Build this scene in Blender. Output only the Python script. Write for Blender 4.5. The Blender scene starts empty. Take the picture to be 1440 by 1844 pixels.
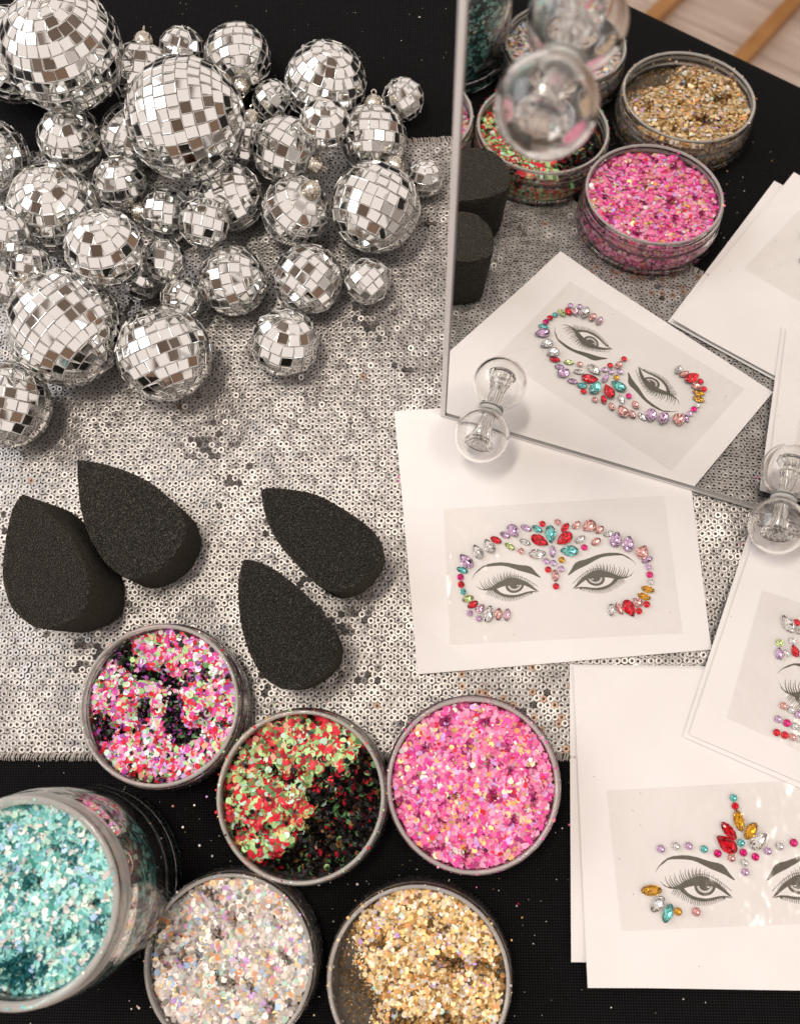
import bpy, math, random
import numpy as np
from mathutils import Vector, Matrix, Quaternion
random.seed(7); rng = np.random.default_rng(7)
S = bpy.context.scene
C = S.collection
V = Vector

# ------------------------------------------------------------------ camera
H = 0.5                                   # height of the lens above the table
RC = Matrix(((0.998025590, 0.0142840848, 0.0611627817),
             (0.0, 0.973796203, -0.227422415),
             (-0.0628086057, 0.226973390, 0.971873530)))   # columns: camera right, up, back
cam_d = bpy.data.cameras.new('camera'); cam = bpy.data.objects.new('camera', cam_d); C.objects.link(cam)
cam.matrix_world = Matrix.Translation((0, 0, H)) @ RC.to_4x4()
cam_d.sensor_fit = 'HORIZONTAL'; cam_d.sensor_width = 36; cam_d.lens = 36*1900/1440
cam_d.clip_start = 0.005; cam_d.clip_end = 50
cam_d.dof.use_dof = True; cam_d.dof.focus_distance = 0.505; cam_d.dof.aperture_fstop = 13
S.camera = cam

# ------------------------------------------------------------------ light
w = bpy.data.worlds.new('World'); S.world = w; w.use_nodes = True
bg = w.node_tree.nodes['Background']
bg.inputs[0].default_value = (1.0, 0.88, 0.825, 1); bg.inputs[1].default_value = 0.80
def area(name, loc, aim, sx, sy, power, col):
    l = bpy.data.lights.new(name, 'AREA'); l.shape = 'RECTANGLE'; l.size = sx; l.size_y = sy
    l.energy = power; l.color = col
    o = bpy.data.objects.new(name, l); C.objects.link(o); o.location = loc
    o.rotation_euler = (V(aim)-V(loc)).to_track_quat('-Z', 'Y').to_euler()
area('window_light', (-1.15, 0.55, 0.95), (0, .1, 0), 1.15, 0.8, 7.5, (0.93, 0.96, 1.0))
area('ceiling_lamp', (-0.35, 0.25, 1.9), (0, .1, 0), 0.55, 0.18, 12.0, (1.0, 0.90, 0.78))
area('ceiling_lamp_far', (0.9, -0.2, 1.9), (0, .1, 0), 0.4, 0.18, 5.0, (1.0, 0.88, 0.76))
S.view_settings.view_transform = 'Standard'; S.view_settings.look = 'None'
S.view_settings.gamma = 1; S.view_settings.exposure = 0.20
S.render.engine = 'CYCLES'
cy = S.cycles
cy.max_bounces = 14; cy.transmission_bounces = 12; cy.glossy_bounces = 6; cy.transparent_max_bounces = 10
cy.caustics_reflective = False; cy.caustics_refractive = True; cy.blur_glossy = 0.6; cy.sample_clamp_indirect = 4.0

# ------------------------------------------------------------------ helpers
def at(x, y, z=0.0):
    """point of the plane at height z that lies under photograph position x, y (1440 px wide)"""
    v = RC @ V((x-720, -(y-922), -1900))
    return V((0, 0, H)) + v*((z-H)/v.z)

def mat(name, col, rough=0.5, metal=0.0, **kw):
    m = bpy.data.materials.new(name); m.use_nodes = True
    b = m.node_tree.nodes['Principled BSDF']
    b.inputs['Base Color'].default_value = (*col, 1); b.inputs['Roughness'].default_value = rough
    b.inputs['Metallic'].default_value = metal
    for k, v in kw.items():
        b.inputs[k.replace('_', ' ')].default_value = v
    return m
def nodes(m): return m.node_tree.nodes, m.node_tree.links, m.node_tree.nodes['Principled BSDF']
def tex(m, kind, scale, coord='Object', **kw):
    N, L, b = nodes(m)
    tc = N.new('ShaderNodeTexCoord'); t = N.new(kind); L.new(tc.outputs[coord], t.inputs['Vector'])
    t.inputs['Scale'].default_value = scale
    for k, v in kw.items(): t.inputs[k.replace('_', ' ')].default_value = v
    return t
def bump(m, out, strength, dist, prev=None):
    N, L, b = nodes(m); bp = N.new('ShaderNodeBump'); bp.inputs['Strength'].default_value = strength
    bp.inputs['Distance'].default_value = dist; L.new(out, bp.inputs['Height'])
    if prev: L.new(prev.outputs[0], bp.inputs['Normal'])
    L.new(bp.outputs[0], b.inputs['Normal']); return bp
def ramp(m, out, stops, target='Base Color'):
    N, L, b = nodes(m); r = N.new('ShaderNodeValToRGB'); L.new(out, r.inputs[0])
    e = r.color_ramp.elements
    while len(e) < len(stops): e.new(0.5)
    for i, (p, c) in enumerate(stops):
        e[i].position = p; e[i].color = (*c, 1) if len(c) == 3 else c
    if target: L.new(r.outputs[0], b.inputs[target])
    return r

def mesh(name, verts, faces, mats, idx=None, smooth=False):
    me = bpy.data.meshes.new(name); me.from_pydata([tuple(v) for v in verts], [], faces)
    for m in (mats if isinstance(mats, (list, tuple)) else [mats]): me.materials.append(m)
    if idx is not None: me.polygons.foreach_set('material_index', np.asarray(idx, dtype=np.int32))
    if smooth: me.polygons.foreach_set('use_smooth', [True]*len(me.polygons))
    me.update(); return me
def npmesh(name, co, loops, starts, totals, mats, idx=None, smooth=False):
    """big mesh from numpy arrays"""
    me = bpy.data.meshes.new(name)
    me.vertices.add(len(co)); me.vertices.foreach_set('co', np.asarray(co, dtype=np.float32).ravel())
    me.loops.add(len(loops)); me.loops.foreach_set('vertex_index', np.asarray(loops, dtype=np.int32))
    me.polygons.add(len(starts)); me.polygons.foreach_set('loop_start', np.asarray(starts, dtype=np.int32))
    me.polygons.foreach_set('loop_total', np.asarray(totals, dtype=np.int32))
    for m in (mats if isinstance(mats, (list, tuple)) else [mats]): me.materials.append(m)
    if idx is not None: me.polygons.foreach_set('material_index', np.asarray(idx, dtype=np.int32))
    me.polygons.foreach_set('use_smooth', np.full(len(starts), smooth, dtype=bool))
    me.update(calc_edges=True); me.validate(); return me
def obj(name, me, parent=None, loc=None, kind=None):
    o = bpy.data.objects.new(name, me); C.objects.link(o)
    if parent: o.parent = parent
    if loc is not None: o.location = loc
    if kind: o['kind'] = kind
    return o
def thing(name, label, cat, loc=(0, 0, 0), group=None, data=None):
    o = bpy.data.objects.new(name, data); C.objects.link(o); o.location = loc
    o['label'] = label; o['category'] = cat
    if group: o['group'] = group
    if data is None: o.empty_display_size = 0.01
    return o

def box(c, s):
    x, y, z = c; a, b, d = [q/2 for q in s]
    v = [(x+i*a, y+j*b, z+k*d) for i in (-1, 1) for j in (-1, 1) for k in (-1, 1)]
    return v, [(0, 1, 3, 2), (4, 6, 7, 5), (0, 4, 5, 1), (2, 3, 7, 6), (0, 2, 6, 4), (1, 5, 7, 3)]
def lathe(prof, seg=96, wob=0):
    """closed or open (r, z) profile turned about z"""
    vs, fs, ring = [], [], []
    for r, z in prof:
        if r < 1e-7: ring.append([len(vs)]); vs.append((0, 0, z))
        else:
            ring.append(list(range(len(vs), len(vs)+seg)))
            for k in range(seg):
                a = 2*math.pi*k/seg; vs.append((r*math.cos(a), r*math.sin(a), z))
    for A, B in zip(ring, ring[1:]):
        for k in range(seg):
            k2 = (k+1) % seg
            if len(A) == 1 and len(B) == 1: continue
            if len(A) == 1: fs.append((A[0], B[k2], B[k]))
            elif len(B) == 1: fs.append((A[k], A[k2], B[0]))
            else: fs.append((A[k], A[k2], B[k2], B[k]))
    return vs, fs
def tube(pts, rad, seg=8):
    vs, fs = [], []
    pts = [V(p) for p in pts]; rad = rad if isinstance(rad, (list, tuple)) else [rad]*len(pts)
    for i, p in enumerate(pts):
        t = (pts[min(i+1, len(pts)-1)]-pts[max(i-1, 0)]).normalized()
        q = t.to_track_quat('Z', 'Y'); x = q @ V((1, 0, 0)); y = q @ V((0, 1, 0))
        for k in range(seg):
            a = 2*math.pi*k/seg; vs.append(p+(x*math.cos(a)+y*math.sin(a))*rad[i])
    for i in range(len(pts)-1):
        for k in range(seg):
            k2 = (k+1) % seg; fs.append((i*seg+k, i*seg+k2, (i+1)*seg+k2, (i+1)*seg+k))
    fs.append(tuple(range(seg))[::-1]); fs.append(tuple((len(pts)-1)*seg+k for k in range(seg)))
    return vs, fs
def join(parts):
    vs, fs = [], []
    for v, f in parts:
        o = len(vs); vs += [tuple(p) for p in v]; fs += [tuple(i+o for i in q) for q in f]
    return vs, fs

# ------------------------------------------------------------------ materials
M = {}
M['black_cloth'] = m = mat('black_cloth', (0.011, 0.0115, 0.013), 0.85, Specular_IOR_Level=0.10)
N, L, b = nodes(m)
wv = tex(m, 'ShaderNodeTexWave', 260, Distortion=0.5); wv.bands_direction = 'X'
wv2 = tex(m, 'ShaderNodeTexWave', 260, Distortion=0.5); wv2.bands_direction = 'Y'
mm = N.new('ShaderNodeMath'); mm.operation = 'MULTIPLY'; L.new(wv.outputs[1], mm.inputs[0]); L.new(wv2.outputs[1], mm.inputs[1])
ramp(m, mm.outputs[0], [(0.25, (0.0022, 0.0022, 0.0026)), (0.95, (0.026, 0.025, 0.027))])
b1 = bump(m, mm.outputs[0], 0.8, 0.0006)
lint = tex(m, 'ShaderNodeTexNoise', 900, Detail=1)
n2 = tex(m, 'ShaderNodeTexNoise', 9, Detail=3); bump(m, n2.outputs[0], 0.35, 0.004, b1)
M['runner_net'] = m = mat('runner_net', (0.05, 0.045, 0.04), 0.6)
wv = tex(m, 'ShaderNodeTexWave', 330, Distortion=3.0, Detail=2, Detail_Scale=3.0); wv.bands_direction = 'Y'
ramp(m, wv.outputs[1], [(0.35, (0.02, 0.018, 0.016)), (0.8, (0.30, 0.27, 0.24))]); bump(m, wv.outputs[1], 1, 0.0006)
M['sequin'] = m = mat('sequin', (0.80, 0.745, 0.68), 0.38, 0.66)
N, L, b = nodes(m)
nz = tex(m, 'ShaderNodeTexNoise', 60, Detail=2); ramp(m, nz.outputs[0], [(0.3, (0.31, 0.295, 0.282)), (0.65, (0.47, 0.448, 0.43))])
M['sequin_jar_reflection'] = mat('sequin_jar_reflection', (0.34, 0.22, 0.16), 0.4, 0.6)  # brown tint paints the jar's reflection onto sequins
M['thread'] = mat('thread', (0.68, 0.62, 0.57), 0.5)
M['tile_mirror'] = mat('tile_mirror', (0.93, 0.92, 0.90), 0.02, 1.0)
M['tile_glass'] = mat('tile_glass', (0.97, 0.98, 0.97), 0.01, 0.0, Transmission_Weight=1.0, IOR=1.5)
M['tile_edge'] = mat('tile_edge', (0.95, 0.935, 0.91), 0.3, 0.1)
M['ball_core'] = m = mat('ball_core', (0.93, 0.91, 0.88), 0.3, 0.15)
nz = tex(m, 'ShaderNodeTexNoise', 500, Detail=2); bump(m, nz.outputs[0], 0.6, 0.001)
M['cap'] = mat('cap', (0.74, 0.70, 0.62), 0.22, 1.0)
M['foam'] = m = mat('foam', (0.02, 0.02, 0.02), 0.95, Specular_IOR_Level=0.12, Sheen_Weight=0.22, Sheen_Roughness=0.35, Sheen_Tint=(0.75, 0.66, 0.5, 1))
vo = tex(m, 'ShaderNodeTexVoronoi', 1850); ramp(m, vo.outputs[0], [(0.22, (0.002, 0.002, 0.002)), (0.5, (0.012, 0.0115, 0.0105)), (0.8, (0.085, 0.078, 0.068))])
bump(m, vo.outputs[0], 1.0, 0.0012)
M['plastic'] = mat('clear_plastic', (0.985, 0.975, 0.96), 0.015, 0, Transmission_Weight=0.992, IOR=1.42)
M['rim_highlight'] = mat('rim_highlight', (0.97, 0.93, 0.88), 0.02, 0, Transmission_Weight=0.62, IOR=1.42)  # milky colour stands in for bright highlight lines on the clear rim
M['bulb_glass'] = mat('bulb_glass', (0.99, 0.985, 0.975), 0.0, 0, Transmission_Weight=1.0, IOR=1.45)
M['stem_glass'] = mat('stem_glass', (0.97, 0.955, 0.94), 0.02, 0, Transmission_Weight=0.95, IOR=1.5)
M['acrylic'] = mat('acrylic', (0.93, 0.92, 0.90), 0.05, 0, Transmission_Weight=0.45, IOR=1.3)
M['paper'] = m = mat('card_paper', (0.80, 0.775, 0.755), 0.42)
nz = tex(m, 'ShaderNodeTexNoise', 30, Detail=4); ramp(m, nz.outputs[0], [(0.3, (0.81, 0.775, 0.765)), (0.7, (0.85, 0.82, 0.81))])
n2 = tex(m, 'ShaderNodeTexNoise', 8, Detail=2); bump(m, n2.outputs[0], 0.25, 0.01)
M['paper_edge'] = mat('paper_edge', (0.86, 0.84, 0.82), 0.5)
M['speck'] = mat('speck', (0.05, 0.04, 0.04), 0.6)
M['ink'] = m = mat('print_ink', (0.085, 0.075, 0.055), 0.5)
M['film'] = m = bpy.data.materials.new('film'); m.use_nodes = True
N = m.node_tree.nodes; L = m.node_tree.links; N.clear()
o_ = N.new('ShaderNodeOutputMaterial'); tr = N.new('ShaderNodeBsdfTransparent'); tr.inputs[0].default_value = (0.982, 0.976, 0.967, 1)
gl = N.new('ShaderNodeBsdfGlossy'); gl.inputs['Roughness'].default_value = 0.12
mx = N.new('ShaderNodeMixShader')
tc = N.new('ShaderNodeTexCoord'); nn = N.new('ShaderNodeTexNoise'); nn.inputs['Scale'].default_value = 45; nn.inputs['Detail'].default_value = 3
bp = N.new('ShaderNodeBump'); bp.inputs['Strength'].default_value = 0.3; bp.inputs['Distance'].default_value = 0.004
L.new(tc.outputs['Object'], nn.inputs['Vector']); L.new(nn.outputs[0], bp.inputs['Height']); L.new(bp.outputs[0], gl.inputs['Normal'])
mx.inputs[0].default_value = 0.05; L.new(tr.outputs[0], mx.inputs[1]); L.new(gl.outputs[0], mx.inputs[2]); L.new(mx.outputs[0], o_.inputs[0])
M['mirror'] = mat('mirror_silver', (0.93, 0.935, 0.925), 0.0, 1.0)
M['mirror_trim'] = mat('mirror_trim', (0.90, 0.885, 0.87), 0.18, 0.0)
M['groove'] = mat('mirror_groove', (0.32, 0.31, 0.30), 0.4, 0.2)
M['mirror_back'] = mat('mirror_back', (0.75, 0.74, 0.72), 0.4)
M['socket'] = mat('bulb_socket', (0.80, 0.79, 0.77), 0.12, 0.9)
M['wood'] = m = mat('stool_wood', (0.42, 0.20, 0.07), 0.4)
nz = tex(m, 'ShaderNodeTexNoise', 12, Detail=5); ramp(m, nz.outputs[0], [(0.3, (0.33, 0.15, 0.045)), (0.7, (0.50, 0.25, 0.09))])
M['plank'] = m = mat('floor_plank', (0.62, 0.50, 0.42), 0.4)
N, L, b = nodes(m)
tc = N.new('ShaderNodeTexCoord'); mp = N.new('ShaderNodeMapping'); mp.inputs['Scale'].default_value = (1.5, 14, 4)
nz = N.new('ShaderNodeTexNoise'); nz.inputs['Scale'].default_value = 4; nz.inputs['Detail'].default_value = 6
L.new(tc.outputs['Object'], mp.inputs[0]); L.new(mp.outputs[0], nz.inputs['Vector'])
ramp(m, nz.outputs[0], [(0.3, (0.50, 0.39, 0.32)), (0.7, (0.72, 0.60, 0.51))])
M['table'] = mat('table_board', (0.3, 0.3, 0.3), 0.5)
def gem_mat(name, col):
    return mat('gem_'+name, col, 0.0, 0, Transmission_Weight=1.0, IOR=1.56)
GEM = {'red': (0.90, 0.012, 0.03), 'magenta': (0.95, 0.02, 0.25), 'peach': (0.99, 0.52, 0.48), 'purple': (0.84, 0.58, 0.88),
       'teal': (0.22, 0.76, 0.72), 'lime': (0.74, 0.93, 0.38), 'amber': (0.90, 0.45, 0.03), 'clear': (0.95, 0.95, 0.93), 'mauve': (0.90, 0.60, 0.72)}
GM = {k: gem_mat(k, c) for k, c in GEM.items()}
M['foil'] = mat('gem_foil', (0.93, 0.92, 0.91), 0.03, 1.0)

# ------------------------------------------------------------------ floor, table, cloths
fl = obj('floor', mesh('floor', *box((0, -0.6, -0.765), (5, 5, 0.02)), M['mirror_back']), kind='structure')
pm = mesh('plank', *box((0, 0, 0), (1.18, 0.128, 0.006)), M['plank'])
for j in range(18):
    for i in range(3):
        p = obj('plank', pm, fl, (-1.1+i*1.19+(j % 3)*0.37, -2.6+j*0.131, -0.7515+0.0004*((i*7+j*5) % 3)))
# unseen beams and walls added to give the mirrored tiles something to reflect
M['beam'] = mat('added_beam_brown', (0.20, 0.155, 0.12), 0.5); M['added_wall_brown'] = mat('added_wall_brown', (0.27, 0.18, 0.125), 0.6)
for x in (-2.35, -1.6, -0.85, -0.1, 0.65, 1.4, 2.15): obj('added_beam', mesh('added_beam', *box((x, 0.0, 2.25), (0.17, 5.0, 0.2)), M['beam']), kind='structure')
obj('wall', mesh('wall', *box((0.3, -3.1, 0.1), (5.4, 0.1, 1.7)), M['added_wall_brown']), kind='structure')  # out of view, added for brown reflections in the tiles
obj('wall', mesh('wall', *box((3.1, 0.1, 0.0), (0.1, 3.4, 1.5)), M['added_wall_brown']), kind='structure')
tb = thing('table', 'plain table hidden under the black cloth, edge seen in the mirror', 'table', (0, 0.2, -0.75))
obj('tabletop', mesh('tabletop', *box((0.15, 0, 0.7315), (1.66, 0.73, 0.025)), M['table']), tb)
lg = mesh('leg', *box((0, 0, 0.359), (0.05, 0.05, 0.718)), M['table'])
for sx in (-0.6, 0.9):
    for sy in (-0.3, 0.3): obj('leg', lg, tb, (sx, sy, 0.0002))
def tablecloth():
    x0, x1, y0, y1, r = -0.70, 1.0, -0.1805, 0.58, 0.012
    def strip(n, a, b): return [a+(b-a)*i/n for i in range(n+1)]
    prof = [(y0, z) for z in (-0.42, -0.2, -0.05, -r)]
    prof += [(y0+r-r*math.cos(t), -r+r*math.sin(t)) for t in strip(6, 0.2, math.pi/2)]
    prof += [(y, 0) for y in strip(30, y0+0.03, y1)] + [(y1+0.006, -0.01), (y1+0.006, -0.4)]
    xs = strip(70, x0, x1); vs, fs = [], []
    for x in xs:
        for y, z in prof:
            k = max(0, -z-0.03)
            vs.append((x, y-0.05*k*(0.5+0.5*math.sin(x*40)) if y < 0.2 else y+0.05*k, z))
    n = len(prof)
    for i in range(len(xs)-1):
        for j in range(n-1): fs.append((i*n+j, (i+1)*n+j, (i+1)*n+j+1, i*n+j+1))
    me = mesh('tablecloth', vs, fs, M['black_cloth'], smooth=True)
    return thing('tablecloth', 'black knitted cloth covering the table under everything', 'tablecloth', data=me)
tablecloth()

def build_runner():
    x0, x1, y0, y1 = -0.31, 0.30, -0.0005, 0.3195
    root = thing('sequin_runner', 'silver sequin table runner spread over the black cloth', 'table runner', (0, 0, 0.0004))
    nx, ny = 60, 40; vs, fs = [], []
    for j in range(ny+1):
        for i in range(nx+1):
            vs.append((x0+(x1-x0)*i/nx, y0+(y1-y0)*j/ny+0.0008*math.sin(i*0.7)*(j in (0, ny)), 0.0002+0.0001*math.sin(i*1.3+j)))
    for j in range(ny):
        for i in range(nx):
            a = j*(nx+1)+i; fs.append((a, a+1, a+nx+2, a+nx+1))
    obj('net', mesh('net', vs, fs, M['runner_net'], smooth=True), root)
    # hexagonal rows of ring sequins
    px, py = 0.00315, 0.00286
    P = []
    row = 0; y = y0+0.0045
    while y < y1-0.001:
        x = x0+0.002+(row % 2)*px/2
        while x < x1-0.001:
            P.append((x, y)); x += px
        y += py; row += 1
    P = np.array(P)
    def field(x, y, s, ph):
        return np.sin(x*s*1.1+ph)*np.sin(y*s*0.9+ph*1.7)+0.6*np.sin(x*s*2.3+y*s*1.7+ph*2.1)+0.4*np.sin(-x*s*3.1+y*s*4.3+ph)
    f = field(P[:, 0], P[:, 1], 42, 1.3)+0.45*field(P[:, 0], P[:, 1], 150, 0.4)
    P = P+rng.normal(0, 0.00017, P.shape)
    n = len(P)
    tilt = np.abs(rng.normal(0, 0.085, n)); az = rng.uniform(0, 2*np.pi, n)
    dist = np.clip((f-0.85)/0.9, 0, 1)               # ruffled patches, where the rings stand up on edge
    up = rng.uniform(0, 1, n) < dist*0.62
    tilt[up] = rng.uniform(0.35, 1.25, up.sum()); az[up] = rng.normal(np.pi/2, 0.6, up.sum())
    under = (P[:, 0] > -0.038) & (P[:, 1] < 0.182)    # pressed flat where the cards lie
    under &= ~((P[:, 0] < -0.022) & (P[:, 1] < 0.036)) & ~((P[:, 0] < 0.047) & (P[:, 1] < 0.034))
    tilt[under] = np.minimum(tilt[under], 0.12)
    # smooth sway of the cloth
    tx = 0.11*field(P[:, 0], P[:, 1], 60, 3.1); 
    keep = rng.uniform(0, 1, n) > 0.0012
    P, tilt, az, tx = P[keep], tilt[keep], az[keep], tx[keep]; n = len(P)
    seg = 12; ro, ri = 0.00170, 0.00064
    a = 2*np.pi*np.arange(seg)/seg
    base = np.concatenate([np.stack([np.cos(a)*ro, np.sin(a)*ro, np.zeros(seg)], 1),
                           np.stack([np.cos(a)*(ro+ri)/2, np.sin(a)*(ro+ri)/2, np.full(seg, 0.00010)], 1),
                           np.stack([np.cos(a)*ri, np.sin(a)*ri, np.full(seg, -0.00004)], 1)])
    faces = []
    for r in range(2):
        for k in range(seg):
            k2 = (k+1) % seg; faces.append((r*seg+k, r*seg+k2, (r+1)*seg+k2, (r+1)*seg+k))
    faces = np.array(faces)
    ax = np.stack([np.cos(az), np.sin(az), np.zeros(n)], 1)
    ct, st = np.cos(tilt), np.sin(tilt)
    # Rodrigues
    K = np.zeros((n, 3, 3)); K[:, 0, 2] = ax[:, 1]; K[:, 1, 2] = -ax[:, 0]; K[:, 2, 0] = -ax[:, 1]; K[:, 2, 1] = ax[:, 0]
    Rm = np.eye(3)[None]+st[:, None, None]*K+(1-ct)[:, None, None]*(K@K)
    Rm[:, 2, 0] += tx*0.8
    z = 0.00055+0.0009*st+0.00018*((np.arange(n) % 3))+rng.uniform(0, .0001, n)
    pos = np.column_stack([P, z])
    rp = 0.0008+0.22*np.exp(-((P[:, 0]-0.012)/0.035)**2-((P[:, 1]-0.018)/0.018)**2)  # share of rings coloured as the jar's reflection, highest beside it
    mi = (rng.uniform(0, 1, n) < rp).astype(int)
    # the 300 nearest to the lens that nothing covers are objects of their own
    d = np.hypot(P[:, 0]-(-0.055), P[:, 1]-0.150)
    ok = (P[:, 0] < -0.036)
    order = np.argsort(np.where(ok, d, 9)); near = order[:300]; mask = np.zeros(n, bool); mask[near] = True
    sm = mesh('sequin', base, [tuple(q) for q in faces], M['sequin'], smooth=True)
    for i in near:
        o = obj('sequin', sm, root)
        mw = Matrix([list(Rm[i][r])+[pos[i][r]] for r in range(3)]+[[0, 0, 0, 1]])
        o.matrix_local = mw
    idx = np.where(~mask)[0]
    co = np.einsum('nij,vj->nvi', Rm[idx], base)+pos[idx][:, None, :]
    nv = len(base); lp = (faces[None]+(np.arange(len(idx))*nv)[:, None, None]).reshape(-1)
    nf = len(idx)*len(faces)
    me = npmesh('sequins', co.reshape(-1, 3), lp, np.arange(nf)*4, np.full(nf, 4), [M['sequin'], M['sequin_jar_reflection']],
                np.repeat(mi[idx], len(faces)), True)
    obj('sequin', me, root, kind='stuff')
    # overlocked hem of crumpled net loops along the two long edges
    pr = []
    for yy, s in ((y0+0.0012, 1), (y1-0.0008, -1)):
        x = x0
        while x < x1:
            a0 = random.uniform(-0.5, 0.5); h = random.uniform(0.0022, 0.0036)
            pts = [(x, yy-h*0.6*s, 0.0006), (x+0.0006+a0*0.001, yy-h*0.1*s, 0.0018+random.random()*0.001), (x+0.0012+a0*0.002, yy+h*0.6*s, 0.0009), (x+0.0020, yy+h*0.5*s, 0.0006)]
            pr.append(tube(pts, 0.00022, 4)); x += random.uniform(0.0007, 0.0012)
    obj('hem', mesh('hem', *join(pr), M['thread']), root, kind='stuff')
    # loose pulled threads in the ruffled patches
    pr = []
    for _ in range(3000):
        while True:
            x, y = random.uniform(x0, x1-0.01), random.uniform(y0+.005, y1-.005)
            ff = field(np.array(x), np.array(y), 42, 1.3)+0.45*field(np.array(x), np.array(y), 150, 0.4)
            if ff > 0.8 and not (x > -0.042 and y < 0.185): break
        pts = []; zz = random.uniform(0.0006, 0.0016)
        for k in range(6): pts.append((x+k*0.0008, y+random.uniform(-0.0005, 0.0005), zz+random.uniform(-.0002, .0002)))
        pr.append(tube(pts, 0.00006, 3))
    obj('thread', mesh('threads', *join(pr), M['thread']), root, kind='stuff')
build_runner()

# ------------------------------------------------------------------ disco balls
def tile_mesh():
    # glass slab with a silvered back
    t = 0.11; e = 0.5; f = 0.47
    vs = [(-e, -e, 0), (e, -e, 0), (e, e, 0), (-e, e, 0), (-e, -e, t*0.75), (e, -e, t*0.75), (e, e, t*0.75), (-e, e, t*0.75),
          (-f, -f, t), (f, -f, t), (f, f, t), (-f, f, t)]
    fs = [(3, 2, 1, 0), (0, 1, 5, 4), (1, 2, 6, 5), (2, 3, 7, 6), (3, 0, 4, 7), (4, 5, 9, 8), (5, 6, 10, 9), (6, 7, 11, 10), (7, 4, 8, 11), (8, 9, 10, 11)]
    return vs, fs, [0]+[2]*4+[1]*5
tv, tf, ti = tile_mesh()
TILE = mesh('tile', tv, tf, [M['tile_mirror'], M['tile_glass'], M['tile_edge']], ti)
def cap_mesh():
    parts = [lathe([(0.0044, -0.0012), (0.0044, 0.0010), (0.0040, 0.0020), (0.0034, 0.0032), (0.0026, 0.0044), (0.0020, 0.0050), (0, 0.0053)], 32)]
    for t, (rad, z, tilt) in enumerate(((0.0046, 0.0000, 0), (0.0044, 0.0012, 0), (0.0040, 0.0024, .3), (0.0032, 0.0036, .5))):
        n = 20 if t < 3 else 15
        for k in range(n):
            a = 2*math.pi*(k+0.5*(t % 2))/n; wd = 2*math.pi*rad/n*0.80
            v, f = box((0, 0, 0), (0.0007, wd, 0.00102))
            m4 = Matrix.Rotation(a, 4, 'Z') @ Matrix.Translation((rad, 0, z)) @ Matrix.Rotation(-tilt, 4, 'Y')
            parts.append(([m4 @ V(q) for q in v], f))
    return join(parts)
CAP = mesh('cap', *cap_mesh(), M['cap'])
def loop_pts():
    return [(0.0012*math.cos(t), 0, 0.0063+0.0015*math.sin(t)) for t in np.linspace(-1.2, math.pi+1.2, 14)]
LOOP = mesh('hanging_loop', *tube(loop_pts(), 0.00042, 6), M['cap'])
CAMP = V((0, 0, H))
G_BALL = 'small mirror balls heaped at the upper left'
def disco(label, pos, R, axis, cap=False, spin=0.0, ts=0.0057):
    pos = V(pos); axis = V(axis).normalized()
    root = thing('disco_ball', label, 'disco ball', pos-V((0, 0, R)), G_BALL)
    off = V((0, 0, R))
    q = axis.to_track_quat('Z', 'Y') @ Quaternion((0, 0, 1), spin)
    ri = R-0.0010
    vs, fs = [], []
    for i in range(25):
        th = math.pi*i/24
        for k in range(48):
            a = 2*math.pi*k/48; vs.append((ri*0.991*math.sin(th)*math.cos(a), ri*0.991*math.sin(th)*math.sin(a), ri*0.991*math.cos(th)))
    for i in range(24):
        for k in range(48): fs.append((i*48+k, (i+1)*48+k, (i+1)*48+(k+1) % 48, i*48+(k+1) % 48))
    obj('core', mesh('core', vs, fs, M['ball_core'], smooth=True), root, off)
    size = min(ts, R*0.46); rings = max(5, round(math.pi*R/size)); hgt = math.pi*ri/rings
    front, back = [], []
    for i in range(rings):
        th = math.pi*(i+0.5)/rings
        cnt = max(3, round(2*math.pi*ri*math.sin(th)/hgt)); wd = 2*math.pi*ri*math.sin(th)/cnt
        if i in (0, rings-1): wd = hgt*0.95
        ph = random.uniform(0, 1)
        for k in range(cnt):
            a = 2*math.pi*(k+ph)/cnt
            n = V((math.sin(th)*math.cos(a), math.sin(th)*math.sin(a), math.cos(th)))
            e1 = V((-math.sin(a), math.cos(a), 0)); e2 = n.cross(e1)
            if cap and th < math.asin(min(1, 0.0044/R)): continue
            m3 = Matrix((e1, e2, n)).transposed()
            j = Quaternion((1, 0, 0), random.gauss(0, 0.075)) @ Quaternion((0, 1, 0), random.gauss(0, 0.075)) @ Quaternion((0, 0, 1), random.gauss(0, 0.035))
            m3 = q.to_matrix() @ m3 @ j.to_matrix()
            nw = q @ n
            m4 = Matrix.Translation(off+nw*(ri+random.uniform(-0.0001, 0.0002))) @ m3.to_4x4() @ Matrix.Diagonal((wd*0.97, hgt*0.97, size*1.0, 1))
            vis = nw.dot((CAMP-(pos+nw*R)).normalized()) > -0.12
            (front if vis else back).append(m4)
    for m4 in front:
        o = obj('tile', TILE, root); o.matrix_local = m4
    if back:
        vs, fs, ix = [], [], []
        for m4 in back:
            o = len(vs); vs += [m4 @ V(v) for v in tv]; fs += [tuple(i+o for i in f) for f in tf]; ix += ti
        obj('tile', mesh('tiles_behind', vs, fs, [M['tile_mirror'], M['tile_glass'], M['tile_edge']], ix), root, kind='stuff')
    if cap:
        m4 = Matrix.Translation(off+axis*(R-0.0002)) @ q.to_matrix().to_4x4()
        c = obj('cap', CAP, root); c.matrix_local = m4
        obj('hanging_loop', LOOP, c)
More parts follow.
